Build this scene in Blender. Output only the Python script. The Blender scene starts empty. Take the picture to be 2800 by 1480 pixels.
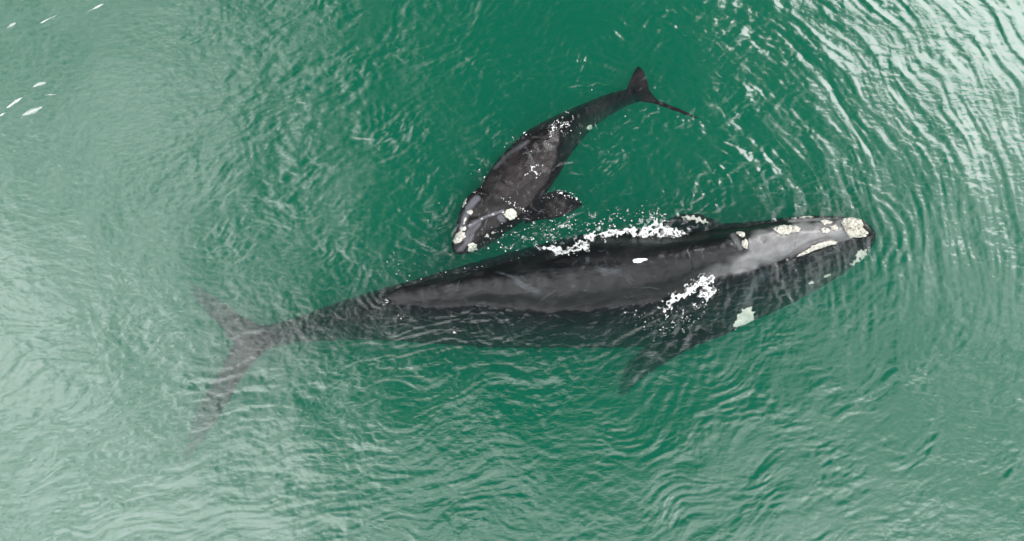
import bpy, math, random
import numpy as np
from mathutils import Vector
from mathutils.bvhtree import BVHTree

random.seed(3)
rng = np.random.default_rng(11)
S = bpy.context.scene
COL = S.collection

# ------------------------------------------------------------------ camera
H = 20.0                      # drone height above the sea, metres
HALF = 11.35                  # half the width of sea seen, metres
cam = bpy.data.cameras.new("camera")
cam.sensor_width = 36
cam.lens = 18 * H / HALF
cam.clip_end = 3000
cam_o = bpy.data.objects.new("camera", cam)
COL.objects.link(cam_o)
cam_o.location = (0, 0, H)
S.camera = cam_o

# ------------------------------------------------------------------ world: hazy sky with broken cloud
SUN_U, SUN_V = 1.15, 0.75      # direction (x/z, y/z) the sun stands in
sun_dir = Vector((SUN_U, SUN_V, 1)).normalized()
W = bpy.data.worlds.new("World")
S.world = W
W.use_nodes = True
nt = W.node_tree
nt.nodes.clear()
N, L = nt.nodes, nt.links


def nn(tree, typ, **kw):
    n = tree.nodes.new(typ)
    for k, v in kw.items():
        setattr(n, k, v)
    return n


def mth(tree, op, a, b=None, c=None, clamp=False):
    n = tree.nodes.new("ShaderNodeMath")
    n.operation = op
    n.use_clamp = clamp
    for i, v in enumerate((a, b, c)):
        if v is None:
            continue
        if isinstance(v, (int, float)):
            n.inputs[i].default_value = v
        else:
            tree.links.new(v, n.inputs[i])
    return n.outputs[0]


def smooth(tree, v, lo, hi, a=0.0, b=1.0):
    n = tree.nodes.new("ShaderNodeMapRange")
    n.interpolation_type = 'SMOOTHSTEP'
    for i, x in enumerate((v, lo, hi, a, b)):
        if isinstance(x, (int, float)):
            n.inputs[i].default_value = x
        else:
            tree.links.new(x, n.inputs[i])
    return n.outputs[0]


sky = nn(nt, "ShaderNodeTexSky")
sky.sky_type = 'NISHITA'
sky.sun_disc = False
sky.sun_elevation = math.asin(sun_dir.z)
sky.sun_rotation = math.atan2(sun_dir.x, sun_dir.y)
sky.dust_density = 2.0
tc = nn(nt, "ShaderNodeTexCoord")
cn = nn(nt, "ShaderNodeTexNoise")
cn.inputs["Scale"].default_value = 5.0
cn.inputs["Detail"].default_value = 5.0
cn.inputs["Roughness"].default_value = 0.55
cn.inputs["Distortion"].default_value = 0.6
L.new(tc.outputs["Generated"], cn.inputs["Vector"])
noise = mth(nt, 'SUBTRACT', cn.outputs[0], 0.5)


def dotdir(u, v):
    d = Vector((u, v, 1)).normalized()
    n = nn(nt, "ShaderNodeVectorMath", operation='DOT_PRODUCT')
    L.new(tc.outputs["Generated"], n.inputs[0])
    n.inputs[1].default_value = d
    return n.outputs["Value"]


def blob(u, v, r_in, r_out, amount, wob=0.25):
    """a bank of cloud round direction (u, v); radii in degrees"""
    a = mth(nt, 'ARCCOSINE', mth(nt, 'MINIMUM', dotdir(u, v), 0.99999))
    a = mth(nt, 'ADD', a, mth(nt, 'MULTIPLY', noise, wob))
    return smooth(nt, a, math.radians(r_in), math.radians(r_out), amount, 0.0)


banks = [
    blob(0.97, 0.42, 18, 31, 2.6, 0.5),
    blob(-0.98, -0.57, 20, 44, 7.0, 0.60),
    blob(-0.85, 0.40, 17, 36, 3.6, 0.45),
    blob(-0.35, -1.0, 22, 40, 1.8, 0.6),
    blob(0.20, -1.15, 22, 46, 5.0, 0.5),
    blob(1.0, -0.45, 20, 33, 3.3, 0.4),
    blob(-0.25, 0.40, 2, 10, 0.45, 0.3),
]
near_sun = blob(0.86, 0.56, 15, 19.5, 14.5, 0.20)
tot = banks[0]
for b in banks[1:]:
    tot = mth(nt, 'ADD', tot, b)
cn2 = nn(nt, "ShaderNodeTexNoise")
cn2.inputs["Scale"].default_value = 11.0
cn2.inputs["Detail"].default_value = 6.0
cn2.inputs["Roughness"].default_value = 0.6
cn2.inputs["Distortion"].default_value = 0.9
L.new(tc.outputs["Generated"], cn2.inputs["Vector"])
broken = smooth(nt, cn2.outputs[0], 0.38, 0.60, 0.30, 1.30)
tot = mth(nt, 'MULTIPLY', tot, broken)
tot = mth(nt, 'ADD', tot, near_sun)
wisps = smooth(nt, cn2.outputs[0], 0.49, 0.60, 0.0, 0.42)
tot = mth(nt, 'ADD', tot, wisps)
sep = nn(nt, "ShaderNodeSeparateXYZ")
L.new(tc.outputs["Generated"], sep.inputs[0])
tot = mth(nt, 'MULTIPLY', tot, smooth(nt, sep.outputs[2], -0.02, 0.02))
cloud = nn(nt, "ShaderNodeVectorMath", operation='SCALE')
cloud.inputs[0].default_value = (0.98, 0.985, 0.985)
L.new(tot, cloud.inputs["Scale"])
bg1 = nn(nt, "ShaderNodeBackground")
L.new(sky.outputs[0], bg1.inputs[0])
bg1.inputs[1].default_value = 0.05 * 0.7
bg2 = nn(nt, "ShaderNodeBackground")
L.new(cloud.outputs[0], bg2.inputs[0])
bg2.inputs[1].default_value = 0.52
add = nn(nt, "ShaderNodeAddShader")
L.new(bg1.outputs[0], add.inputs[0])
L.new(bg2.outputs[0], add.inputs[1])
wo = nn(nt, "ShaderNodeOutputWorld")
L.new(add.outputs[0], wo.inputs[0])

# ------------------------------------------------------------------ sun
sl = bpy.data.lights.new("sun", 'SUN')
sl.energy = 3.6
sl.angle = math.radians(0.5)
sl.color = (1.0, 0.96, 0.9)
sun = bpy.data.objects.new("sun", sl)
COL.objects.link(sun)
sun.rotation_euler = sun_dir.to_track_quat('Z', 'Y').to_euler()
sun.location = sun_dir * 60

S.view_settings.view_transform = 'Standard'
S.view_settings.look = 'None'
S.view_settings.gamma = 1
S.view_settings.exposure = -0.62
S.cycles.volume_bounces = 2
S.cycles.max_bounces = 8
S.cycles.transparent_max_bounces = 16
S.cycles.use_denoising = True
S.cycles.sample_clamp_indirect = 4.0


# ------------------------------------------------------------------ helpers
def tag(o, label=None, cat=None, group=None, kind=None):
    if label: o["label"] = label
    if cat: o["category"] = cat
    if group: o["group"] = group
    if kind: o["kind"] = kind
    return o


def P(px, py, z=0.0):
    """sea-chart position of a survey point read off the aerial picture at depth z"""
    px = np.asarray(px, float); py = np.asarray(py, float); z = np.asarray(z, float)
    k = (H - np.where(z < 0, z, z)) / H
    s = HALF / 1400.0
    return (px - 1400) * s * k, (740 - py) * s * k


PX = HALF / 1400.0


def mesh_obj(name, verts, faces, mat, parent=None, smooth_=True):
    me = bpy.data.meshes.new(name)
    if isinstance(faces, np.ndarray):
        verts = np.asarray(verts, np.float32)
        me.vertices.add(len(verts))
        me.vertices.foreach_set("co", verts.ravel())
        nf, k = faces.shape
        me.loops.add(nf * k)
        me.loops.foreach_set("vertex_index", faces.ravel().astype(np.int32))
        me.polygons.add(nf)
        me.polygons.foreach_set("loop_start", np.arange(0, nf * k, k, dtype=np.int32))
        me.polygons.foreach_set("loop_total", np.full(nf, k, np.int32))
        me.update(calc_edges=True)
    else:
        me.from_pydata([tuple(v) for v in verts], [], faces)
        me.update()
    if smooth_:
        me.polygons.foreach_set("use_smooth", np.ones(len(me.polygons), bool))
    if mat: me.materials.append(mat)
    o = bpy.data.objects.new(name, me)
    COL.objects.link(o)
    if parent: o.parent = parent
    return o


def fftnoise(n, spec, seed):
    """periodic n x n noise field; spec(kx, ky) gives the amplitude, k in cycles per tile"""
    r = np.random.default_rng(seed)
    f = np.fft.fft2(r.standard_normal((n, n)))
    k = np.fft.fftfreq(n) * n
    kx, ky = np.meshgrid(k, k)
    a = spec(kx, ky)
    a[0, 0] = 0
    g = np.real(np.fft.ifft2(f * a))
    return g / g.std()


def band(lam, tile, ang=None, aniso=1.0, width=0.45):
    """band-pass spectrum round wavelength lam (m) on a tile (m); crests along direction ang"""
    k0 = tile / lam

    def f(kx, ky):
        if ang is None:
            k = np.hypot(kx, ky)
        else:
            c, s = math.cos(ang), math.sin(ang)
            ka = kx * c + ky * s          # along the crest
            kb = -kx * s + ky * c         # across the crest
            k = np.hypot(ka * aniso, kb)
        k = np.maximum(k, 1e-6)
        return np.exp(-0.5 * (np.log(k / k0) / width) ** 2) / np.sqrt(k)
    return f


def samp(tex, tile, x, y):
    """bilinear periodic lookup"""
    n = tex.shape[0]
    u = (x / tile * n) % n
    v = (y / tile * n) % n
    i = np.floor(u).astype(int); j = np.floor(v).astype(int)
    fu = u - i; fv = v - j
    fu = fu * fu * (3 - 2 * fu); fv = fv * fv * (3 - 2 * fv)
    i %= n; j %= n
    i1 = (i + 1) % n; j1 = (j + 1) % n
    return (tex[j, i] * (1 - fu) * (1 - fv) + tex[j, i1] * fu * (1 - fv)
            + tex[j1, i] * (1 - fu) * fv + tex[j1, i1] * fu * fv)


def sstep(x, a, b):
    t = np.clip((x - a) / (b - a), 0, 1)
    return t * t * (3 - 2 * t)


# ------------------------------------------------------------------ sea surface
TILE = 16.0
tex_iso_l = fftnoise(512, band(3.0, TILE), 1)
tex_iso_m = fftnoise(512, band(0.9, TILE), 2)
tex_iso_s = fftnoise(512, band(0.38, TILE, width=0.4), 3)
tex_tan = fftnoise(512, band(0.42, TILE, 0.0, 4.5, 0.4), 4)        # crests along x
tex_tan_l = fftnoise(512, band(1.0, TILE, 0.0, 3.5, 0.4), 5)
tex_rip = fftnoise(512, band(0.26, TILE, 0.0, 3.2, 0.3), 6)
tex_mask = fftnoise(512, band(2.4, TILE), 7)
tex_warp = fftnoise(512, band(2.5, TILE), 8)
tex_warp2 = fftnoise(512, band(2.5, TILE), 9)


def power(tile, aniso, p, lmin, lmax):
    """broad natural chop: power-law spectrum, crests drawn out along x"""
    def f(kx, ky):
        k = np.maximum(np.hypot(kx * aniso, ky), 1e-6)
        return k ** (-p) * np.exp(-(k * lmin / tile) ** 2) * (1 - np.exp(-(k * lmax / tile) ** 2))
    return f


chop = fftnoise(1024, power(TILE, 2.4, 1.6, 0.06, 0.55), 31)
chop_long = fftnoise(1024, power(TILE, 6.0, 1.7, 0.06, 0.7), 32)
chop_iso = fftnoise(1024, power(TILE, 1.3, 1.6, 0.06, 0.5), 33)


def rotc(x, y, deg):
    a = math.radians(deg)
    return x * math.cos(a) + y * math.sin(a), -x * math.sin(a) + y * math.cos(a)


def sea(x, y):
    """wave height in metres, from the drone's downwash, the whales' wakes and a light wind chop"""
    wx = x + 0.12 * samp(tex_warp, TILE, x, y)
    wy = y + 0.12 * samp(tex_warp2, TILE, x, y)
    m1 = samp(tex_mask, TILE, x * 0.8 + 3, y * 0.8 + 5)
    m2 = np.clip(0.8 + 0.4 * samp(tex_mask, TILE, x * 1.3 + 1, y * 1.3), 0.15, 1.6)
    far = np.exp(-(np.maximum(np.hypot(x / 16, y / 10) - 1, 0) * 1.0) ** 2) * 0.75 + 0.25
    h = 0.012 * samp(tex_iso_l, TILE, x, y)
    # lower left: wind ripples, crests near level and rising to the right
    rx, ry = rotc(wx, wy, 13)
    wl = sstep(-y, -1.5, 2.5) * sstep(-x, -4.5, 2)
    h += wl * (0.0070 * samp(chop_long, TILE, rx, ry) + 0.0020 * samp(tex_rip, TILE, rx * 1.1, ry * 1.1)) * (0.85 + 0.3 * m1)
    # lower right: shorter, steeper crests
    rx, ry = rotc(wx, wy, 22)
    wr = sstep(-y, -0.5, 3) * sstep(x, -1, 4)
    h += wr * (0.0066 * samp(chop, TILE, rx + 5, ry) + 0.0014 * samp(tex_rip, TILE, rx, ry)) * m2
    # upper right: rings round the middle, drawn out along the ring
    r = np.hypot(x - 0.5, (y + 0.5) * 1.1)
    th = np.arctan2(y + 0.5, x - 0.5)
    ww = sstep(x, 1.0, 6.0) * sstep(y, -3.5, 1.0)
    h += ww * (0.0062 * samp(chop_long, TILE, th * 9.0, r + 0.06 * samp(tex_warp, TILE, x, y)) + 0.0022 * samp(tex_tan_l, TILE, th * 9, r + 4)) * (0.6 + 0.4 * m2)
    # top middle: streaks of chop
    rx, ry = rotc(wx, wy, 16)
    wt = sstep(y, -1.5, 2.0) * (1 - sstep(np.abs(x + 0.3), 4.5, 8.5))
    h += wt * (0.0086 * samp(chop, TILE, rx, ry + 7) + 0.0025 * samp(chop_iso, TILE, x, y)) * m2
    # everywhere, a little irregular chop
    calm = 1 - 0.72 * sstep(-x, 5.0, 8.5) * sstep(y, -1.5, 1.5)
    h += calm * 0.0026 * samp(chop_iso, TILE, x + 2, y) * m2 + 0.0016 * samp(chop_iso, TILE, x + 6, y)
    # disturbed water round the whales
    d1 = np.exp(-((y + 0.55 - 0.17 * x) / 2.1) ** 2 - ((x - 0.5) / 8.5) ** 2)
    d2 = np.exp(-((x - 1.3) / 3.0) ** 2 - ((y - 2.5) / 2.6) ** 2)
    h += (0.0024 * d1 + 0.0044 * d2) * samp(chop_iso, TILE, wx, wy + 1)
    # rings spreading from fluke strokes, flippers and the snout: (px, py, radius, wavelength, height, spread)
    for (px, py, rr, lam, a, sp) in ((1720, 330, 0.55, 0.16, 0.0042, 0.45), (2290, 640, 1.25, 0.26, 0.006, 0.55),
                                     (1640, 960, 1.8, 0.42, 0.005, 1.2), (1560, 560, 0.5, 0.17, 0.004, 0.35),
                                     (860, 330, 1.3, 0.30, 0.004, 0.9), (390, 1270, 0.5, 0.22, 0.003, 0.3),
                                     (1350, 880, 0.35, 0.14, 0.003, 0.35), (1050, 800, 0.3, 0.16, 0.003, 0.3),
                                     (1910, 560, 0.6, 0.2, 0.004, 0.5)):
        cx, cy = P(px, py)
        ex = 1.0 + 0.15 * samp(tex_warp, TILE, x * 0.6, y * 0.6)
        d = np.hypot(x - cx, y - cy) * ex
        m = np.exp(-((d - rr) / sp) ** 2) * np.clip(0.45 + 0.7 * samp(tex_mask, TILE, x * 1.7, y * 1.7), 0, 1.6)
        h += m * 0.85 * a * np.sin(2 * math.pi * d / lam)
    return 0.45 * h * far


def axis(lim, step, far, growth):
    a = list(np.arange(0, lim, step))
    s = step
    while a[-1] < far:
        s *= growth
        a.append(a[-1] + s)
    a = np.array(a)
    return np.concatenate([-a[:0:-1], a])


ax = axis(12.6, 0.024, 700, 1.11)
ay = axis(7.0, 0.024, 700, 1.11)
gx, gy = np.meshgrid(ax, ay)
gz = sea(gx, gy)
gz[np.hypot(gx, gy) > 60] *= 0.3
nx, ny = len(ax), len(ay)
vid = np.arange(nx * ny).reshape(ny, nx)
top = np.stack([vid[:-1, :-1], vid[:-1, 1:], vid[1:, 1:], vid[1:, :-1]], -1).reshape(-1, 4)
verts = np.stack([gx, gy, gz], -1).reshape(-1, 3)
ring = np.concatenate([vid[0, :], vid[1:, -1], vid[-1, -2::-1], vid[-2:0:-1, 0]])
low = verts[ring].copy(); low[:, 2] = -16
b0 = len(verts)
lowid = b0 + np.arange(len(ring))
nxt = np.roll(np.arange(len(ring)), -1)
side = np.stack([ring, lowid, lowid[nxt], ring[nxt]], -1)
cen = b0 + len(ring)
verts = np.concatenate([verts, low, [[0, 0, -16.0]]])
bot = np.stack([lowid, np.full(len(ring), cen), np.full(len(ring), cen), lowid[nxt]], -1)


def new_mat(name):
    m = bpy.data.materials.new(name)
    m.use_nodes = True
    m.node_tree.nodes.clear()
    return m, m.node_tree


wm, t = new_mat("sea_water")
out = nn(t, "ShaderNodeOutputMaterial")
geo = nn(t, "ShaderNodeTexCoord")
b1 = nn(t, "ShaderNodeTexNoise")
b1.inputs["Scale"].default_value = 9.0
b1.inputs["Detail"].default_value = 4.0
b1.inputs["Roughness"].default_value = 0.55
b1.inputs["Distortion"].default_value = 0.8
mp = nn(t, "ShaderNodeMapping")
mp.inputs["Scale"].default_value = (0.6, 1.3, 1)
mp.inputs["Rotation"].default_value = (0, 0, -0.25)
t.links.new(geo.outputs["Object"], mp.inputs[0])
t.links.new(mp.outputs[0], b1.inputs["Vector"])
bump = nn(t, "ShaderNodeBump")
bump.inputs["Strength"].default_value = 1.0
bump.inputs["Distance"].default_value = 0.0045
t.links.new(b1.outputs[0], bump.inputs["Height"])
gl = nn(t, "ShaderNodeBsdfGlossy")
gl.inputs["Roughness"].default_value = 0.11
gl.inputs["Color"].default_value = (1, 1, 1, 1)
t.links.new(bump.outputs[0], gl.inputs["Normal"])
tr = nn(t, "ShaderNodeBsdfTransparent")
fr = nn(t, "ShaderNodeLayerWeight")
fr.inputs["Blend"].default_value = 0.5
t.links.new(bump.outputs[0], fr.inputs["Normal"])
fac = mth(t, "MULTIPLY_ADD", mth(t, "POWER", fr.outputs["Facing"], 4.0), 0.8, 0.125, clamp=True)
mx = nn(t, "ShaderNodeMixShader")
t.links.new(fac, mx.inputs[0])
t.links.new(tr.outputs[0], mx.inputs[1])
t.links.new(gl.outputs[0], mx.inputs[2])
t.links.new(mx.outputs[0], out.inputs["Surface"])
vs = nn(t, "ShaderNodeVolumeScatter")
vs.inputs["Color"].default_value = (0.003, 0.58, 0.375, 1)
vs.inputs["Density"].default_value = 0.42
va = nn(t, "ShaderNodeVolumeAbsorption")
va.inputs["Color"].default_value = (0.0, 0.53, 0.34, 1)
va.inputs["Density"].default_value = 0.6
va2 = nn(t, "ShaderNodeAddShader")
t.links.new(vs.outputs[0], va2.inputs[0])
t.links.new(va.outputs[0], va2.inputs[1])
t.links.new(va2.outputs[0], out.inputs["Volume"])

water = mesh_obj("water", verts, np.concatenate([top, side]), wm)
# floor of the water body as one n-gon fan would be degenerate: add triangles with bmesh-free pydata
import bmesh
bm = bmesh.new(); bm.from_mesh(water.data)
bm.verts.ensure_lookup_table()
bm.verts.remove(bm.verts[cen])
bm.verts.ensure_lookup_table()
bm.faces.new([bm.verts[i] for i in lowid[::-1]])
bm.normal_update()
for f in bm.faces: f.smooth = abs(f.normal.z) > 0.5
bm.to_mesh(water.data); bm.free()
tag(water, "green turbid sea water with ripples reflecting broken cloud", kind="structure")

# seabed far below
sm, t = new_mat("seabed_sand")
out = nn(t, "ShaderNodeOutputMaterial")
d = nn(t, "ShaderNodeBsdfDiffuse")
nz = nn(t, "ShaderNodeTexNoise"); nz.inputs["Scale"].default_value = 0.4
cr = nn(t, "ShaderNodeValToRGB")
cr.color_ramp.elements[0].color = (0.20, 0.17, 0.12, 1)
cr.color_ramp.elements[1].color = (0.30, 0.26, 0.18, 1)
t.links.new(nz.outputs[0], cr.inputs[0]); t.links.new(cr.outputs[0], d.inputs[0])
t.links.new(d.outputs[0], out.inputs[0])
sb = mesh_obj("seabed", [(-690, -690, -15.2), (690, -690, -15.2), (690, 690, -15.2), (-690, 690, -15.2)], [(0, 1, 2, 3)], sm)
tag(sb, "sandy seabed deep under the green water", kind="structure")


# ------------------------------------------------------------------ whale body building
def pchip(x, y, xq):
    x = np.asarray(x, float); y = np.asarray(y, float)
    h = np.diff(x); d = np.diff(y) / h
    m = np.zeros_like(y)
    for i in range(1, len(x) - 1):
        if d[i - 1] * d[i] > 0:
            w1 = 2 * h[i] + h[i - 1]; w2 = h[i] + 2 * h[i - 1]
            m[i] = (w1 + w2) / (w1 / d[i - 1] + w2 / d[i])
    m[0] = d[0]; m[-1] = d[-1]
    i = np.clip(np.searchsorted(x, xq) - 1, 0, len(x) - 2)
    s = (xq - x[i]) / h[i]
    return ((1 + 2 * s) * (1 - s) ** 2 * y[i] + s * (1 - s) ** 2 * h[i] * m[i]
            + s * s * (3 - 2 * s) * y[i + 1] + s * s * (s - 1) * h[i] * m[i + 1])


def loft(stations, na=56, nb=28):
    """stations: dicts L, R (px points), ze (edge depths L,R), nodes [(frac, z)...], zb. Returns verts, faces"""
    vv = []; ff = []
    al = np.linspace(0, math.pi, na + 1)
    be = np.linspace(0, math.pi, nb + 1)[1:-1]
    f_up = (1 - np.cos(al)) / 2
    f_dn = (1 + np.cos(be)) / 2
    for st in stations:
        ns = sorted(st['nodes'])
        xs = [0.0] + [math.acos(1 - 2 * min(max(f, 0.004), 0.996)) for f, z in ns] + [math.pi]
        ys = [st['ze'][0]] + [z for f, z in ns] + [st['ze'][1]]
        zu = pchip(xs, ys, al)
        ze = st['ze'][1] + (st['ze'][0] - st['ze'][1]) * (1 - f_dn)
        zd = ze + (st['zb'] - ze) * np.sin(be) ** 0.9
        f = np.concatenate([f_up, f_dn]); z = np.concatenate([zu, zd])
        px = st['L'][0] + (st['R'][0] - st['L'][0]) * f
        py = st['L'][1] + (st['R'][1] - st['L'][1]) * f
        x, y = P(px, py, z)
        vv.append(np.stack([x, y, z], -1))
    m = len(vv[0])
    for i in range(len(vv) - 1):
        for j in range(m):
            k = (j + 1) % m
            ff.append((i * m + j, i * m + k, (i + 1) * m + k, (i + 1) * m + j))
    n = len(vv)
    V = [tuple(p) for p in np.concatenate(vv)]
    ff.append(tuple(range(m))[::-1])
    ff.append(tuple((n - 1) * m + j for j in range(m)))
    return V, ff


def wing(lead, trail, zs, thick, n=44, m=14, rag=1.6):
    """a flipper or fluke blade from root to tip between leading and trailing edge"""
    def res(p, n):
        p = np.array(p, float)
        d = np.concatenate([[0], np.cumsum(np.hypot(*np.diff(p[:, :2], axis=0).T))])
        s = np.linspace(0, d[-1], n)
        r = np.stack([np.interp(s, d, p[:, k]) for k in range(p.shape[1])], -1)
        for _ in range(3):
            r[1:-1] = (r[:-2] + 2 * r[1:-1] + r[2:]) / 4
        return r
    A, B = res(lead, n), res(trail, n)
    z = np.interp(np.linspace(0, 1, n), np.linspace(0, 1, len(zs)), zs)
    zt = np.interp(np.linspace(0, 1, n), np.linspace(0, 1, len(thick)), thick)
    A[3:-1] += rng.normal(0, rag, A[3:-1].shape); B[3:-1] += rng.normal(0, rag * 1.3, B[3:-1].shape)
    V = []; F = []
    th = np.linspace(0, 2 * math.pi, 2 * m, endpoint=False)
    for i in range(n):
        f = (1 - np.cos(th)) / 2
        prof = np.sin(th) * (0.75 + 0.35 * np.cos(th))
        p = A[i] + (B[i] - A[i]) * f[:, None]
        zz = z[i] + prof * zt[i] / 2
        x, y = P(p[:, 0], p[:, 1], zz)
        V += list(zip(x, y, zz))
    k = 2 * m
    for i in range(n - 1):
        for j in range(k):
            F.append((i * k + j, i * k + (j + 1) % k, (i + 1) * k + (j + 1) % k, (i + 1) * k + j))
    F.append(tuple(range(k))[::-1]); F.append(tuple((n - 1) * k + j for j in range(k)))
    return V, F


def fuse(name, pieces, voxel, mat, sm_iter=3):
    V = []; F = []
    for v, f in pieces:
        b = len(V); V += v; F += [tuple(b + i for i in q) for q in f]
    me = bpy.data.meshes.new("tmp"); me.from_pydata(V, [], F); me.update()
    bm = bmesh.new(); bm.from_mesh(me)
    bmesh.ops.recalc_face_normals(bm, faces=bm.faces[:])
    bm.to_mesh(me); bm.free()
    o = bpy.data.objects.new("tmp", me); COL.objects.link(o)
    r = o.modifiers.new("r", 'REMESH'); r.mode = 'VOXEL'; r.voxel_size = voxel
    s = o.modifiers.new("s", 'SMOOTH'); s.iterations = sm_iter; s.factor = 0.5
    dg = bpy.context.evaluated_depsgraph_get()
    dg.update()
    ev = o.evaluated_get(dg)
    nm = bpy.data.meshes.new_from_object(ev)
    bpy.data.objects.remove(o)
    nm.name = name
    nm.materials.clear(); nm.materials.append(mat)
    nm.polygons.foreach_set("use_smooth", np.ones(len(nm.polygons), bool))
    q = bpy.data.objects.new(name, nm); COL.objects.link(q)
    return q


def curve(tab):
    a = np.array(sorted(tab), float)
    return lambda x: np.interp(x, a[:, 0], a[:, 1])


def smooth_curve(tab, w=25):
    f = curve(tab)
    def g(x):
        x = np.asarray(x, float)
        return sum(f(x + k * w / 3) * c for k, c in zip(range(-3, 4), (.05, .12, .2, .26, .2, .12, .05)))
    return g


# ------------------------------------------------------------------ materials: skin, callosity, foam
def skin_mat(name, dark, mid, head=None, head_x=None, rough=(0.28, 0.45), scuff=0.5):
    m, t = new_mat(name)
    out = nn(t, "ShaderNodeOutputMaterial")
    p = nn(t, "ShaderNodeBsdfPrincipled")
    tcn = nn(t, "ShaderNodeTexCoord")
    # long mottling drawn out along the body
    mp = nn(t, "ShaderNodeMapping", vector_type='TEXTURE'); mp.inputs["Rotation"].default_value = (0, 0, 0.165 if head_x else 0.75)
    mp.inputs["Scale"].default_value = (2.2, 0.5, 1.0) if head_x else (1.4, 0.55, 1.0)
    t.links.new(tcn.outputs["Object"], mp.inputs[0])
    n1 = nn(t, "ShaderNodeTexNoise"); n1.inputs["Scale"].default_value = 1.3; n1.inputs["Detail"].default_value = 6
    n1.inputs["Distortion"].default_value = 0.7
    t.links.new(mp.outputs[0], n1.inputs["Vector"])
    n2 = nn(t, "ShaderNodeTexNoise"); n2.inputs["Scale"].default_value = 9; n2.inputs["Detail"].default_value = 8
    n2.inputs["Roughness"].default_value = 0.7
    t.links.new(mp.outputs[0], n2.inputs["Vector"])
    c = nn(t, "ShaderNodeMix", data_type='RGBA')
    f = mth(t, 'ADD', smooth(t, n1.outputs[0], 0.42, 0.66, 0, 0.7), smooth(t, n2.outputs[0], 0.5, 0.75, 0, 0.4), clamp=True)
    t.links.new(f, c.inputs[0])
    c.inputs[6].default_value = (*dark, 1); c.inputs[7].default_value = (*mid, 1)
    col = c.outputs[2]
    a = nn(t, "ShaderNodeAttribute"); a.attribute_name = "pale"
    c2 = nn(t, "ShaderNodeMix", data_type='RGBA')
    n3 = nn(t, "ShaderNodeTexNoise"); n3.inputs["Scale"].default_value = 6; n3.inputs["Detail"].default_value = 8; n3.inputs["Roughness"].default_value = 0.65
    t.links.new(tcn.outputs["Object"], n3.inputs["Vector"])
    ff = mth(t, 'MULTIPLY', a.outputs["Fac"], smooth(t, n3.outputs[0], 0.3, 0.62, 0.74, 1.0), clamp=True)
    t.links.new(ff, c2.inputs[0]); t.links.new(col, c2.inputs[6])
    c2.inputs[7].default_value = (*(head or mid), 1)
    col = c2.outputs[2]
    # thin pale scratches
    a2 = nn(t, "ShaderNodeAttribute"); a2.attribute_name = "scar"
    c3 = nn(t, "ShaderNodeMix", data_type='RGBA')
    t.links.new(mth(t, 'MULTIPLY', a2.outputs["Fac"], smooth(t, n2.outputs[0], 0.35, 0.6, 0.3, 1.0)), c3.inputs[0])
    t.links.new(col, c3.inputs[6]); c3.inputs[7].default_value = (0.075, 0.088, 0.10, 1)
    t.links.new(c3.outputs[2], p.inputs["Base Color"])
    t.links.new(smooth(t, n2.outputs[0], 0.35, 0.7, rough[0], rough[1]), p.inputs["Roughness"])
    # against water the skin's gloss all but vanishes; in air it is wet and shiny
    sz = nn(t, "ShaderNodeSeparateXYZ"); t.links.new(tcn.outputs["Object"], sz.inputs[0])
    t.links.new(smooth(t, sz.outputs[2], -0.02, 0.01, 1.07, 1.45), p.inputs["IOR"])
    bp = nn(t, "ShaderNodeBump"); bp.inputs["Strength"].default_value = 0.6; bp.inputs["Distance"].default_value = 0.022 if head_x else 0.026
    n4 = nn(t, "ShaderNodeTexNoise"); n4.inputs["Scale"].default_value = 26; n4.inputs["Detail"].default_value = 5
    t.links.new(mp.outputs[0], n4.inputs["Vector"])
    hs = mth(t, 'ADD', mth(t, 'MULTIPLY', n4.outputs[0], 0.35), n2.outputs[0])
    t.links.new(hs, bp.inputs["Height"]); t.links.new(bp.outputs[0], p.inputs["Normal"])
    t.links.new(p.outputs[0], out.inputs[0])
    return m


skin_m = skin_mat("wet_black_whale_skin", (0.004, 0.0045, 0.005), (0.016, 0.0165, 0.018), (0.24, 0.24, 0.245), True, rough=(0.10, 0.26))
skin_c = skin_mat("wet_brown_black_calf_skin", (0.006, 0.005, 0.0055), (0.026, 0.0195, 0.021), (0.15, 0.15, 0.175), None, rough=(0.12, 0.42))


def rough_mat(name, c0, c1, c2, scale=30, rough=0.75, bumpd=0.02):
    m, t = new_mat(name)
    out = nn(t, "ShaderNodeOutputMaterial"); p = nn(t, "ShaderNodeBsdfPrincipled")
    tcn = nn(t, "ShaderNodeTexCoord")
    n1 = nn(t, "ShaderNodeTexNoise"); n1.inputs["Scale"].default_value = scale; n1.inputs["Detail"].default_value = 6
    n1.inputs["Roughness"].default_value = 0.65
    t.links.new(tcn.outputs["Object"], n1.inputs["Vector"])
    r = nn(t, "ShaderNodeValToRGB")
    e = r.color_ramp.elements
    e[0].position = 0.36; e[0].color = (*c0, 1); e[1].position = 0.62; e[1].color = (*c2, 1)
    k = e.new(0.44); k.color = (*c1, 1)
    t.links.new(n1.outputs[0], r.inputs[0]); t.links.new(r.outputs[0], p.inputs["Base Color"])
    p.inputs["Roughness"].default_value = rough
    bp = nn(t, "ShaderNodeBump"); bp.inputs["Distance"].default_value = bumpd; bp.inputs["Strength"].default_value = 0.7
    t.links.new(n1.outputs[0], bp.inputs["Height"]); t.links.new(bp.outputs[0], p.inputs["Normal"])
    t.links.new(p.outputs[0], out.inputs[0])
    return m


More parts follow.
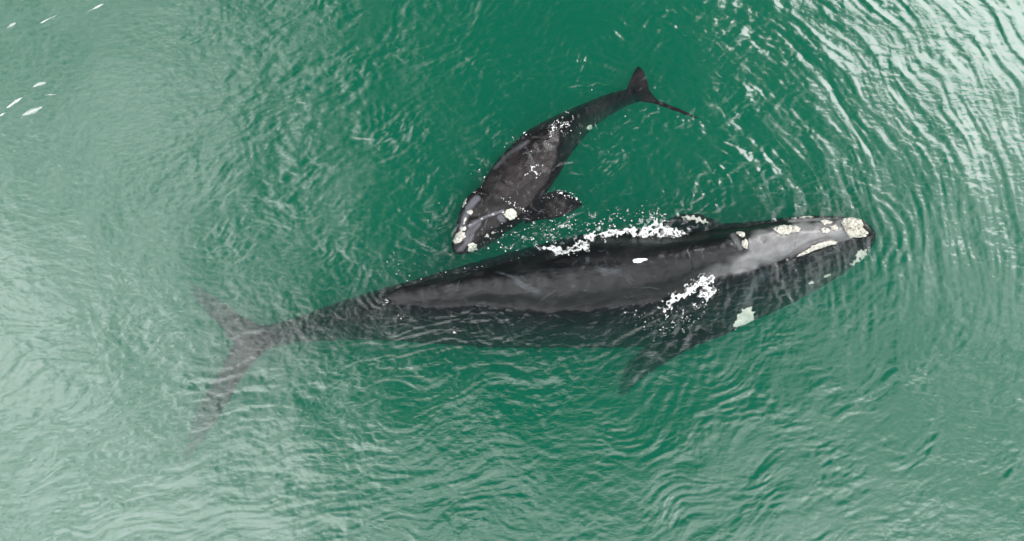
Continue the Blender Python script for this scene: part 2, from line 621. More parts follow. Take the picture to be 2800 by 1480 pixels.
call_m = rough_mat("callosity_crust", (0.13, 0.10, 0.065), (0.60, 0.575, 0.50), (0.76, 0.74, 0.68), 24, bumpd=0.03)
patch_m = rough_mat("white_skin", (0.38, 0.39, 0.33), (0.50, 0.51, 0.45), (0.60, 0.61, 0.55), 9, 0.5, 0.005)
highlight_m = rough_mat("painted_highlight_white", (0.9, 0.9, 0.89), (0.9, 0.9, 0.89), (0.92, 0.92, 0.91), 9, 0.35, 0.002)  # near-white colour that paints the sun's highlight on the wet back
foam_m0 = rough_mat("sea_foam", (0.60, 0.64, 0.63), (0.80, 0.82, 0.82), (0.88, 0.89, 0.89), 40, 0.6, 0.01)

foam_m = foam_m0
foam_m.name = "sea_foam"
_t = foam_m.node_tree
_out = next(n for n in _t.nodes if n.type == 'OUTPUT_MATERIAL')
_p = next(n for n in _t.nodes if n.type == 'BSDF_PRINCIPLED')
_a = nn(_t, "ShaderNodeAttribute"); _a.attribute_name = "cover"
_n = nn(_t, "ShaderNodeTexNoise"); _n.inputs["Scale"].default_value = 28; _n.inputs["Detail"].default_value = 4
_c = nn(_t, "ShaderNodeTexCoord"); _t.links.new(_c.outputs["Object"], _n.inputs["Vector"])
_f = mth(_t, 'MULTIPLY', smooth(_t, _a.outputs["Fac"], 0.0, 0.9, 0.15, 1.0), smooth(_t, _n.outputs[0], 0.3, 0.55, 0.55, 1.0), clamp=True)
_m = nn(_t, "ShaderNodeMixShader"); _tr = nn(_t, "ShaderNodeBsdfTransparent")
_t.links.new(_f, _m.inputs[0]); _t.links.new(_tr.outputs[0], _m.inputs[1]); _t.links.new(_p.outputs[0], _m.inputs[2])
_t.links.new(_m.outputs[0], _out.inputs["Surface"])

# ---- mother
m_top = smooth_curve([(2395, 645), (2388, 626), (2375, 610), (2350, 596), (2300, 591), (2200, 589), (2100, 602), (2000, 611), (1900, 617),
                      (1800, 622), (1700, 628), (1600, 640), (1500, 662), (1400, 688), (1300, 716), (1200, 745), (1100, 774),
                      (1000, 803), (900, 835), (800, 872), (720, 893), (670, 900)], 18)
m_bot = smooth_curve([(2395, 650), (2388, 672), (2372, 700), (2340, 724), (2280, 765), (2200, 812), (2100, 862), (2000, 905), (1900, 930),
                      (1800, 945), (1700, 951), (1600, 951), (1500, 952), (1400, 952), (1300, 948), (1200, 942), (1100, 934),
                      (1000, 930), (900, 930), (800, 938), (720, 958), (670, 975)], 18)
m_wt = smooth_curve([(2395, 646), (2371, 612), (2300, 599), (2200, 596), (2100, 608), (2000, 621), (1900, 634), (1800, 643), (1700, 646), (1620, 650),
                     (1560, 666), (1500, 692), (1400, 716), (1300, 738), (1200, 759), (1100, 784), (1060, 803), (1000, 825), (900, 858), (800, 892), (670, 920)], 15)
m_wb = smooth_curve([(2395, 649), (2371, 650), (2318, 654), (2291, 663), (2235, 685), (2179, 705), (2137, 719), (2101, 730), (2025, 745), (1942, 763), (1909, 774),
                     (1862, 799), (1822, 814), (1770, 827), (1708, 834), (1616, 847), (1523, 852), (1462, 849), (1400, 843), (1362, 838),
                     (1316, 831), (1255, 836), (1177, 840), (1131, 837), (1085, 828), (1060, 818), (1000, 870), (900, 895), (800, 918), (670, 950)], 12)
m_rg = smooth_curve([(2395, 648), (2371, 628), (2200, 640), (2100, 655), (2000, 668), (1900, 690), (1750, 716), (1600, 738), (1500, 748), (1400, 756),
                     (1300, 768), (1200, 786), (1100, 804), (1060, 810), (1000, 848), (900, 878), (800, 905), (670, 935)], 25)
m_zr = smooth_curve([(2395, -0.08), (2380, 0.06), (2350, .20), (2200, .36), (2000, .50), (1800, .56), (1600, .50), (1400, .38), (1200, .20), (1100, .07),
                     (1060, 0.0), (1000, -.07), (900, -.16), (800, -.16), (670, -.20)], 25)
m_zw = smooth_curve([(2395, -0.12), (2380, -0.02), (2360, 0), (1075, 0), (1040, -0.05), (1000, -0.10), (900, -.20), (800, -.20), (670, -.25)], 10)
m_ze = smooth_curve([(2395, -0.3), (2300, -.38), (2100, -.31), (1800, -.31), (1400, -.31), (1100, -.31), (900, -.36), (800, -.38), (670, -.42)], 25)
m_zb = smooth_curve([(2395, -0.7), (2350, -1.3), (2200, -1.9), (1900, -2.5), (1500, -2.5), (1200, -1.9), (1000, -1.4), (800, -1.0), (670, -.8)], 25)
jr = np.random.default_rng(5)
st = []
for x in np.concatenate([2395 - np.array([0, 1.5, 4, 8, 13, 19, 26, 34, 43, 53]), np.arange(2330, 670, -8)]):
    a, b = float(m_top(x)), float(m_bot(x))
    if x < 2200: b += jr.normal(0, 1.8); a += jr.normal(0, 1.2)
    g = lambda y: (float(y) - a) / (b - a)
    ft, fb, frr = g(m_wt(x)), g(m_wb(x)), g(m_rg(x))
    zr, zw, ze = float(m_zr(x)), float(m_zw(x)), float(m_ze(x))
    # broad flat-topped back
    nodes = [(ft, zw), (0.5 * (ft + frr), zw + 0.72 * (zr - zw)), (frr, zr), (0.5 * (fb + frr), zw + 0.74 * (zr - zw)), (fb, zw),
             (0.55 * fb + 0.45, zw + 0.38 * (ze - zw))]
    st.append(dict(L=(x, a), R=(x, b), ze=(ze * 0.8, ze), nodes=nodes, zb=float(m_zb(x))))
body = loft(st, 72, 30)
c5 = lambda a, b: (450 + a / 2.348, 740 + b / 2.348)
fl_up = wing([c5(760, 400), c5(620, 350), c5(500, 298), c5(400, 222), c5(300, 150), c5(200, 75), c5(140, 48)],
             [c5(640, 520), c5(450, 480), c5(390, 410), c5(320, 330), c5(240, 255), c5(170, 170), c5(135, 70)],
             [-.22, -.24, -.29, -.40, -.65, -1.25], [.34, .22, .15, .10, .07, .03])
fl_lo = wing([c5(700, 470), c5(640, 520), c5(550, 610), c5(485, 700), c5(440, 800), c5(350, 950), c5(260, 1080), c5(180, 1200), c5(95, 1320)],
             [c5(600, 370), c5(430, 460), c5(375, 600), c5(310, 720), c5(230, 830), c5(180, 960), c5(140, 1080), c5(105, 1190), c5(85, 1300)],
             [-.22, -.25, -.32, -.46, -.68, -1.0, -1.5], [.34, .24, .17, .12, .09, .05, .03])
c6 = lambda a, b: (1500 + a / 2.724, 800 + b / 2.724)
flip = wing([c6(1560, 130), c6(1450, 250), c6(1280, 330), c6(1080, 405), c6(870, 525), c6(740, 615), c6(640, 700), c6(560, 780)],
            [c6(1200, 40), c6(1000, 200), c6(850, 330), c6(720, 400), c6(620, 480), c6(550, 570), c6(510, 660), c6(500, 745)],
            [-.40, -.24, -.19, -.27, -.45, -.85], [.30, .26, .2, .16, .10, .04])
flip_far = wing([(1990, 628), (1962, 604), (1925, 588), (1885, 582), (1858, 584)], [(1800, 640), (1800, 622), (1810, 608), (1825, 600), (1845, 594)],
                [-.22, -.14, -.10, -.12, -.2], [.18, .16, .12, .08, .03])
mother = fuse("mother_whale", [body, fl_up, fl_lo, flip, flip_far], 0.028, skin_m, 4)
tag(mother, "large black mother right whale swimming right, back and callosity-crusted head out of the green water", "whale")


def dist_poly(x, y, pts):
    """distance to a polyline and position along it, world metres"""
    X, Y = P([p[0] for p in pts], [p[1] for p in pts])
    best = np.full(x.shape, 1e9); pos = np.zeros(x.shape)
    seg = np.hypot(np.diff(X), np.diff(Y)); cum = np.concatenate([[0], np.cumsum(seg)])
    for i in range(len(seg)):
        dx, dy = X[i + 1] - X[i], Y[i + 1] - Y[i]
        tt = np.clip(((x - X[i]) * dx + (y - Y[i]) * dy) / (seg[i] ** 2 + 1e-9), 0, 1)
        d = np.hypot(x - X[i] - tt * dx, y - Y[i] - tt * dy)
        m = d < best
        best[m] = d[m]; pos[m] = (cum[i] + tt[m] * seg[i]) / cum[-1]
    return best, pos


def topo(px, py, z):
    """undo perspective: chart px of a vertex"""
    return px


def sculpt(o, marks, pale, scars):
    me = o.data
    n = len(me.vertices)
    co = np.empty(n * 3, np.float32); me.vertices.foreach_get("co", co); co = co.reshape(-1, 3).astype(float)
    k = H / (H - co[:, 2])
    x, y = co[:, 0] * k, co[:, 1] * k
    nv = np.empty(n * 3, np.float32); me.vertices.foreach_get("normal", nv); up = nv.reshape(-1, 3)[:, 2] > 0.0
    dz = np.zeros(n)
    for pts, w, dep in marks:
        d, s = dist_poly(x, y, pts)
        dz += dep * np.exp(-(d / w) ** 2) * np.clip(np.minimum(s, 1 - s) * 8, 0.15, 1)
    dz += 0.007 * samp(tex_iso_m, TILE, x * 1.6, y * 1.6) + 0.003 * samp(tex_iso_s, TILE, x * 1.5, y * 1.5)
    co[:, 2] += np.where(up, dz, 0)
    me.vertices.foreach_set("co", co.astype(np.float32).ravel())
    pv = np.zeros(n)
    for pts, w0, w1, amt in pale:
        d, s = dist_poly(x, y, pts)
        wob = 0.10 * samp(tex_iso_m, TILE, x * 2.2, y * 2.2) * w1
        pv = np.maximum(pv, amt * (1 - sstep(d + wob, w0, w1)))
    a = me.attributes.new("pale", 'FLOAT', 'POINT'); pv = pv * sstep(co[:, 2], -0.03, 0.01)
    a.data.foreach_set("value", (pv * up).astype(np.float32))
    sv = np.zeros(n)
    for pts, w, amt in scars:
        d, s = dist_poly(x, y, pts)
        sv = np.maximum(sv, amt * np.exp(-(d / w) ** 2) * np.clip(np.minimum(s, 1 - s) * 6, 0, 1))
    a = me.attributes.new("scar", 'FLOAT', 'POINT'); a.data.foreach_set("value", (sv * up).astype(np.float32))
    me.update()


c2_ = lambda a, b: (1900 + a / 3.584, 540 + b / 3.584)
c3_ = lambda a, b: (1400 + a / 3.243, 540 + b / 3.243)
c4_ = lambda a, b: (900 + a / 3.243, 640 + b / 3.243)
scar_m = []
for k in range(5):      # brushed scrapes on the back
    o1 = k * 13
    scar_m.append(([c3_(730 + o1 * 1.2, 640 + o1), c3_(850 + o1, 625 + o1), c3_(980 - 12 * k, 655 + o1)], 0.016, 0.9 - 0.1 * k))
for k in range(3):
    scar_m.append(([c3_(0, 690 + 22 * k), c3_(110, 770 + 18 * k), c3_(270, 850 + 9 * k)], 0.02, 0.8))
    scar_m.append(([c3_(990 + 20 * k, 690 - 5 * k), c3_(1040 + 20 * k, 745)], 0.014, 0.35))
rs = random.Random(9)
for _ in range(46):      # fine random scratches over the back and head
    sx = rs.uniform(1150, 2300); fy = rs.uniform(0.12, 0.92)
    ya, yb = float(m_wt(sx)), float(m_wb(sx))
    sy = ya + (yb - ya) * fy; an = rs.gauss(-0.15, 0.7); ln = rs.uniform(10, 45); bd = rs.uniform(-6, 6)
    scar_m.append(([(sx, sy), (sx + ln * math.cos(an) / 2 + bd * .3, sy + ln * math.sin(an) / 2 + bd), (sx + ln * math.cos(an), sy + ln * math.sin(an))],
                   rs.uniform(0.008, 0.014), rs.uniform(0.25, 0.7)))
scar_m += [([c4_(1450, 325), c4_(1600, 370), c4_(1720, 440), c4_(1890, 510)], 0.022, 0.7),
           ([c4_(1600, 360), c4_(1760, 460), c4_(1900, 540)], 0.018, 0.6),
           ([c3_(650, 555), c3_(690, 550)], 0.05, 0.8), ([c3_(630, 640), c3_(640, 605)], 0.012, 0.6),
           ([c3_(245, 920), c3_(330, 860), c3_(400, 825)], 0.014, 0.6), ([c3_(1140, 805), c3_(1220, 795), c3_(1320, 820)], 0.014, 0.5),
           ([c3_(520, 795), c3_(560, 785)], 0.03, 0.5), ([c3_(120, 770), c3_(180, 800)], 0.1, 0.5),
           ([c2_(975, 490), c2_(990, 430)], 0.03, 0.8),
           ([c2_(760, 690), c2_(680, 760), c2_(600, 840), c2_(530, 930), c2_(490, 1060)], 0.10, 0.65),
           ([c3_(0, 660), c3_(300, 640), c3_(640, 640)], 0.03, 0.15), ([c3_(0, 700), c3_(400, 665), c3_(800, 640)], 0.02, 0.12)]
sculpt(mother,
       marks=[([c2_(345, 350), c2_(400, 430), c2_(450, 520)], 0.05, -0.05),               # fold behind the blowholes
              ([c2_(310, 345), c2_(0, 385)], 0.05, -0.03),
              ([c2_(415, 345), c2_(465, 400), c2_(520, 490)], 0.06, 0.06),
              ([c2_(560, 380), c2_(700, 350), c2_(860, 300)], 0.05, 0.04),                # rostrum ridge
              ([c2_(0, 320), c2_(500, 290), c2_(900, 245), c2_(1250, 225)], 0.035, -0.05),
              ([c2_(1420, 410), c2_(1300, 400), c2_(1150, 440), c2_(1000, 520), c2_(880, 620), c2_(720, 690)], 0.035, -0.08),  # gape
              ([c2_(1400, 440), c2_(1250, 470), c2_(1100, 530), c2_(980, 590)], 0.06, 0.05),
              ([c2_(720, 690), c2_(560, 870), c2_(490, 1060)], 0.12, -0.04),
              ([c2_(370, 720), c2_(440, 590)], 0.06, 0.02), ([c2_(650, 440), c2_(700, 400)], 0.05, -0.05),
              ([c3_(1540, 380), c3_(1600, 560), c3_(1650, 760)], 0.015, -0.02),           # neck crease
              ([c3_(1900, 330), c3_(1400, 380), c3_(900, 360)], 0.05, -0.02),
              ([c3_(-300, 640), c3_(400, 590), c3_(1100, 560)], 0.09, -0.025)],
       pale=[([c2_(1480, 380), c2_(1300, 350), c2_(1150, 400), c2_(1000, 460), c2_(800, 540), c2_(600, 590), c2_(400, 690)], 0.06, 0.28, 1.0),
             ([c2_(520, 600), c2_(150, 780)], 0.02, 0.25, 0.55),
             ([c2_(1400, 350), c2_(900, 390), c2_(620, 450)], 0.12, 0.30, 0.7),
             ([c2_(1440, 310), c2_(1100, 330), c2_(760, 400), c2_(600, 450)], 0.14, 0.26, 0.85),
             ([c2_(930, 225), c2_(1300, 210)], 0.02, 0.08, 0.8),
             ([c2_(380, 370), c2_(450, 500)], 0.02, 0.07, 0.6)],
       scars=scar_m)


def bvh_of(o):
    bm = bmesh.new(); bm.from_mesh(o.data)
    b = BVHTree.FromBMesh(bm); bm.free()
    return b


bv_m = bvh_of(mother)


def top_z(bv, x, y):
    h = bv.ray_cast(Vector((x, y, 5)), Vector((0, 0, -1)))
    return h[0].z if h[0] is not None else None


def onto(bv, px, py, z0):
    """chart point -> point on the body surface seen there"""
    o = Vector((0, 0, H)); x, y = P(px, py, 0)
    d = (Vector((float(x), float(y), 0)) - o).normalized()
    h = bv.ray_cast(o, d)
    return h[0] if h[0] is not None else None


def crust(name, parent, bv, outline, height, mat, label=None, step=0.012, lump=0.34, edge=0.05, wob=0.007, sink=0.03, flat=False):
    """a raised patch grown on the body inside a chart outline; thick, closed mesh"""
    ox, oy = P([p[0] for p in outline], [p[1] for p in outline])
    ox = np.append(ox, ox[0]); oy = np.append(oy, oy[0])
    xs = np.arange(ox.min() - 0.05, ox.max() + 0.05, step); ys = np.arange(oy.min() - 0.05, oy.max() + 0.05, step)
    X, Y = np.meshgrid(xs, ys)
    inside = np.zeros(X.shape, bool); dist = np.full(X.shape, 1e9)
    for i in range(len(ox) - 1):
        x0, y0, x1, y1 = ox[i], oy[i], ox[i + 1], oy[i + 1]
        c = ((y0 > Y) != (y1 > Y)) & (X < (x1 - x0) * (Y - y0) / (y1 - y0 + 1e-12) + x0)
        inside ^= c
        l2 = (x1 - x0) ** 2 + (y1 - y0) ** 2 + 1e-12
        tt = np.clip(((X - x0) * (x1 - x0) + (Y - y0) * (y1 - y0)) / l2, 0, 1)
        dist = np.minimum(dist, np.hypot(X - x0 - tt * (x1 - x0), Y - y0 - tt * (y1 - y0)))
    sd = np.where(inside, dist, -dist) + wob * samp(tex_iso_s, TILE, X * 3, Y * 3)
    keep = sd > 0
    prof = np.clip(sd / edge, 0, 1); prof = np.sqrt(1 - (1 - prof) ** 2)
    bumpy = 1 + lump * samp(tex_iso_s, TILE, X * 4.5 + 1, Y * 4.5)
    cell = keep[:-1, :-1] & keep[1:, :-1] & keep[:-1, 1:] & keep[1:, 1:]
    used = np.zeros(X.shape, bool)
    for a in (0, 1):
        for b in (0, 1):
            used[a:X.shape[0] - 1 + a, b:X.shape[1] - 1 + b] |= cell
    idx = -np.ones(X.shape, int)
    V = []; Bt = []
    cx, cy = [], []
    for (j, i) in zip(*np.nonzero(used)):
        q = onto(bv, 1400 + X[j, i] / PX, 740 - Y[j, i] / PX, 0)
        if q is None:
            used[j, i] = False; continue
        hgt = height * prof[j, i] * bumpy[j, i] + 0.003
        idx[j, i] = len(V)
        V.append((q.x, q.y, q.z + hgt)); Bt.append((q.x, q.y, q.z - sink))
    n = len(V); F = []
    edges = {}
    for (j, i) in zip(*np.nonzero(cell)):
        q = (idx[j, i], idx[j, i + 1], idx[j + 1, i + 1], idx[j + 1, i])
        if min(q) < 0: continue
        F.append(q); F.append(tuple(n + a for a in q[::-1]))
        for a, b in zip(q, q[1:] + q[:1]):
            edges[(a, b)] = 1
    for (a, b) in list(edges):
        if (b, a) not in edges:
            F.append((b, a, n + a, n + b))
    o = mesh_obj(name, V + Bt, F, mat, parent)
    if label: o["label"] = label
    return o


def blobpts(cx, cy, rx, ry, rot=0, n=20, jag=0.12, seed=0):
    r = random.Random(seed + int(cx * 7 + cy))
    out = []
    ph = [r.uniform(0, 6.28) for _ in range(4)]
    for k in range(n):
        a = 2 * math.pi * k / n
        q = 1 + jag * (math.sin(2 * a + ph[0]) * 0.5 + math.sin(3 * a + ph[1]) * 0.5 + math.sin(5 * a + ph[2]) * 0.35)
        u, v = rx * q * math.cos(a), ry * q * math.sin(a)
        c, s = math.cos(math.radians(rot)), math.sin(math.radians(rot))
        out.append((cx + u * c + v * s, cy - u * s + v * c))
    return out


def c2pts(l): return [c2_(*p) for p in l]


crust("callosity", mother, bv_m, c2pts([(1415, 225), (1470, 200), (1560, 190), (1620, 215), (1650, 260), (1640, 300), (1690, 345), (1688, 385),
      (1600, 398), (1520, 395), (1490, 360), (1450, 290)]), 0.085, call_m, "big crusted white bonnet on the snout tip")
crust("callosity", mother, bv_m, c2pts([(760, 305), (800, 280), (890, 268), (990, 275), (1040, 300), (1020, 335), (940, 355), (860, 370), (790, 340)]), 0.055, call_m)
crust("callosity", mother, bv_m, c2pts(blob_ := [(1215, 235), (1240, 218), (1300, 220), (1348, 240), (1330, 262), (1270, 265)]), 0.04, call_m)
crust("callosity", mother, bv_m, c2pts([(1225, 305), (1260, 292), (1310, 298), (1325, 325), (1300, 350), (1250, 352)]), 0.04, call_m)
crust("callosity", mother, bv_m, c2pts([(1320, 285), (1350, 268), (1390, 272), (1408, 300), (1385, 325), (1340, 325)]), 0.04, call_m)
crust("callosity", mother, bv_m, c2pts([(405, 330), (440, 325), (480, 345), (497, 380), (465, 398), (430, 380), (405, 355)]), 0.05, call_m)
crust("callosity", mother, bv_m, c2pts([(455, 425), (490, 405), (515, 420), (525, 470), (510, 505), (475, 495), (455, 460)]), 0.05, call_m)
crust("callosity", mother, bv_m, c2pts([(1412, 435), (1350, 420), (1260, 430), (1160, 465), (1080, 515), (1000, 570), (990, 592), (1080, 562),
      (1180, 520), (1300, 480), (1380, 455)]), 0.035, call_m, "long narrow white crust along the lip", edge=0.03)
crust("callosity", mother, bv_m, c2pts([(900, 208), (1000, 192), (1110, 178), (1170, 184), (1160, 198), (1040, 206)]), 0.03, call_m, edge=0.02)
crust("callosity", mother, bv_m, c2pts([(1590, 520), (1640, 508), (1690, 525), (1690, 575), (1650, 610), (1600, 640), (1550, 670), (1520, 660),
      (1560, 610)]), 0.03, patch_m, "pale chin patch just under water", wob=0.03)
crust("callosity", mother, bv_m, c2pts(([(1260, 770), (1300, 745), (1335, 748), (1325, 775), (1270, 790)])), 0.02, patch_m)
crust("callosity", mother, bv_m, c2pts([(1110, 835), (1140, 815), (1170, 820), (1165, 845), (1130, 858)]), 0.02, patch_m)
crust("white_patch", mother, bv_m, [c6(*p) for p in [(1455, 105), (1515, 110), (1530, 150), (1535, 200), (1500, 235), (1480, 265), (1465, 235), (1440, 250),
      (1410, 275), (1370, 262), (1385, 215), (1420, 150)]], 0.012, patch_m, "white patch at the root of the near flipper", wob=0.02, edge=0.03, lump=0.1)
crust("white_patch", mother, bv_m, [c3_(*p) for p in [(1505, 172), (1560, 158), (1640, 168), (1720, 200), (1755, 232), (1690, 228), (1600, 208), (1540, 195)]],
      0.012, patch_m, "white patch on the far flipper", wob=0.015, edge=0.03, lump=0.1)
crust("painted_highlight", mother, bv_m, [c3_(*p) for p in [(1058, 562), (1090, 540), (1140, 536), (1185, 540), (1222, 548), (1180, 562), (1150, 578), (1110, 583),
      (1066, 583), (1075, 570)]], 0.004, highlight_m, "sun highlight painted white on the middle of the back", wob=0.004, edge=0.02, lump=0.0, sink=0.01)

# ---- calf
c1 = lambda a, b: (1200 + a / 2.39, 150 + b / 2.39)


def respl(p, n, it=4):
    p = np.array(p, float)
    d = np.concatenate([[0], np.cumsum(np.hypot(*np.diff(p, axis=0).T))])
    s = np.linspace(0, d[-1], n)
    r = np.stack([np.interp(s, d, p[:, k]) for k in (0, 1)], -1)
    for _ in range(it): r[1:-1] = (r[:-2] + 2 * r[1:-1] + r[2:]) / 4
    return r


cal = [  # left edge, right edge, ridge z, waterline z factor, edge z, belly z
    ((105, 1300), (118, 1306), -.05), ((85, 1272), (165, 1306), .03), ((78, 1235), (240, 1290), .08), ((95, 1170), (320, 1250), .11), ((118, 1090), (385, 1205), .13), ((140, 1010), (450, 1155), .15),
    ((165, 940), (520, 1110), .17), ((225, 895), (590, 1060), .19), ((275, 860), (640, 1000), .20), ((310, 800), (680, 930), .21),
    ((350, 730), (735, 860), .22), ((410, 655), (790, 780), .20), ((480, 585), (835, 690), .17), ((560, 505), (870, 640), .11), ((650, 450), (930, 565), .02),
    ((750, 403), (985, 495), -.04), ((860, 352), (1050, 440), -.055), ((1000, 295), (1130, 390), -.06), ((1100, 255), (1200, 350), -.06), ((1200, 228), (1270, 315), -.06),
    ((1290, 215), (1350, 300), -.06), ((1330, 225), (1372, 290), -.06)]
n_st = 90
Lp = respl([c1(*a) for a, b, z in cal], n_st); Rp = respl([c1(*b) for a, b, z in cal], n_st)
# parameterise by station index instead of arc length so pairs stay pairs
ti = np.linspace(0, len(cal) - 1, n_st)
def ser(k, j):
    v = np.array([c1(*c[k])[j] for c in cal]); r = np.interp(ti, range(len(cal)), v)
    for _ in range(6): r[1:-1] = (r[:-2] + 2 * r[1:-1] + r[2:]) / 4
    return r
lx, ly, rx_, ry_ = ser(0, 0), ser(0, 1), ser(1, 0), ser(1, 1)
zz = np.interp(ti, range(len(cal)), [c[2] for c in cal])
for _ in range(6): zz[1:-1] = (zz[:-2] + 2 * zz[1:-1] + zz[2:]) / 4
st = []
for i in range(n_st):
    w = math.hypot(rx_[i] - lx[i], ry_[i] - ly[i]) * PX
    zr = zz[i]
    tl = ti[i]
    ze = zr - min(0.30, 0.42 * w)
    # the left edge of the body is steep; on the right the flank slopes away under water
    nodes = [(0.07, zr - 0.50 * (zr - ze)), (0.2, zr - 0.16 * (zr - ze)), (0.36, zr), (0.56, zr - 0.16 * (zr - ze)), (0.78, zr - 0.52 * (zr - ze))]
    st.append(dict(L=(lx[i], ly[i]), R=(rx_[i], ry_[i]), ze=(ze, ze - 0.05), nodes=nodes, zb=ze - 0.42 * w))
cbody = loft(st, 44, 20)
cf_up = wing([c1(1215, 240), c1(1235, 200), c1(1255, 150), c1(1275, 105), c1(1295, 75)], [c1(1385, 255), c1(1372, 200), c1(1360, 150), c1(1345, 105), c1(1318, 78)],
             [-.08, -.07, -.05, -.07, -.15], [.14, .10, .07, .05, .03], 26, 10, 0.6)
cf_dn = wing([c1(1290, 300), c1(1400, 318), c1(1480, 345), c1(1560, 375), c1(1640, 405), c1(1700, 420)], [c1(1375, 225), c1(1420, 290), c1(1500, 325), c1(1580, 355), c1(1660, 392), c1(1702, 410)],
             [-.13, -.10, -.06, -.04, -.06, -.12], [.16, .12, .09, .06, .04, .025], 26, 10, 0.6)
c_fl = wing([c1(560, 1110), c1(650, 1080), c1(740, 1070), c1(830, 1050), c1(900, 1010), c1(936, 985)], [c1(600, 860), c1(700, 905), c1(780, 880), c1(840, 900), c1(900, 935), c1(938, 968)],
            [-.10, -.08, -.05, -.03, -.04, -.08], [.22, .18, .14, .10, .07, .03], 30, 12, 0.7)
calf = fuse("calf_whale", [cbody, cf_up, cf_dn, c_fl], 0.016, skin_c, 3)
tag(calf, "small brownish black right whale calf with its flukes at the upper right", "whale")
sculpt(calf,
       marks=[([c1(250, 905), c1(300, 920), c1(330, 960)], 0.03, -0.03), ([c1(160, 1140), c1(210, 1080), c1(300, 1060), c1(420, 1025)], 0.03, 0.03),
              ([c1(190, 1250), c1(200, 1150), c1(260, 1080), c1(420, 1010)], 0.02, -0.03),
              ([c1(580, 560), c1(450, 660), c1(360, 740)], 0.05, 0.03), ([c1(560, 600), c1(620, 690)], 0.012, -0.015),
              ([c1(600, 545), c1(720, 545)], 0.03, -0.03)],
       pale=[([c1(110, 1220), c1(150, 1120), c1(190, 1000), c1(250, 940)], 0.03, 0.10, 1.0), ([c1(200, 1120), c1(300, 1060), c1(420, 1020)], 0.01, 0.05, 1.0),
             ([c1(170, 1200), c1(260, 1100)], 0.03, 0.09, 0.6), ([c1(400, 1060), c1(440, 1110), c1(520, 1120)], 0.03, 0.08, 0.6),
             ([c1(130, 1290), c1(220, 1180)], 0.02, 0.08, 0.7), ([c1(580, 565), c1(450, 650), c1(360, 740)], 0.0, 0.07, 0.45)],
       scars=[([c1(560, 590), c1(620, 690)], 0.012, 0.7)] +
       [([c1(a, b), c1(a + dx, b + dy)], 0.010, 1.0) for a, b, dx, dy in [(rng.uniform(120, 330), rng.uniform(960, 1230), rng.uniform(-20, 30), rng.uniform(-60, 20)) for _ in range(34)]] +
       [([c1(a, b), c1(a + dx, b + dy)], 0.008, 0.7) for a, b, dx, dy in [(rng.uniform(330, 680), rng.uniform(640, 980), rng.uniform(-25, 25), rng.uniform(-45, 45)) for _ in range(40)]])
bv_c = bvh_of(calf)
C1 = lambda l: [c1(*p) for p in l]
crust("callosity", calf, bv_c, C1([(90, 1215), (110, 1170), (140, 1150), (170, 1160), (175, 1190), (150, 1215), (130, 1230), (100, 1235)]), 0.03, call_m, step=0.01)
crust("callosity", calf, bv_c, C1([(135, 1130), (170, 1115), (185, 1140), (165, 1155), (140, 1152)]), 0.02, call_m, step=0.01)
crust("callosity", calf, bv_c, C1(blobpts(204, 1030, 20, 17)), 0.02, call_m, step=0.01)
crust("callosity", calf, bv_c, C1([(160, 1080), (175, 1060), (185, 1070), (170, 1105), (160, 1110)]), 0.015, call_m, step=0.01)
crust("callosity", calf, bv_c, C1([(185, 1270), (195, 1235), (225, 1222), (252, 1240), (250, 1275), (220, 1292), (195, 1288)]), 0.03, patch_m, "round cream crust on the chin", step=0.01)
crust("callosity", calf, bv_c, C1([(422, 1040), (445, 1010), (485, 1002), (508, 1030), (512, 1058), (492, 1075), (462, 1084), (440, 1070)]), 0.035, patch_m, "large round cream crust above the eye", step=0.01)
crust("callosity", calf, bv_c, C1(blobpts(312, 1184, 13, 12)), 0.015, patch_m, step=0.01)
crust("callosity", calf, bv_c, C1(blobpts(352, 1165, 11, 10)), 0.015, patch_m, step=0.01)
crust("callosity", calf, bv_c, C1([(150, 990), (165, 950), (185, 935), (180, 970), (160, 1002)]), 0.02, patch_m, step=0.01)
crust("white_patch", calf, bv_c, C1(blobpts(985, 475, 22, 16, 40)), 0.01, patch_m, "small white mark on the flank", step=0.01)


# ------------------------------------------------------------------ foam, spray and bubbles
tf1 = fftnoise(512, band(0.15, 5.0, width=0.6), 21)
tf1 = (0.35 - np.abs(tf1)) * 1.6 + 0.15      # webbed, not blobby
tf2 = fftnoise(512, band(0.07, 5.0, width=0.5), 22)
tf3 = fftnoise(512, band(0.45, 5.0, width=0.6), 23)


def surf_z(x, y, over):
    z = float(sea(np.array([x]), np.array([y]))[0])
    return z


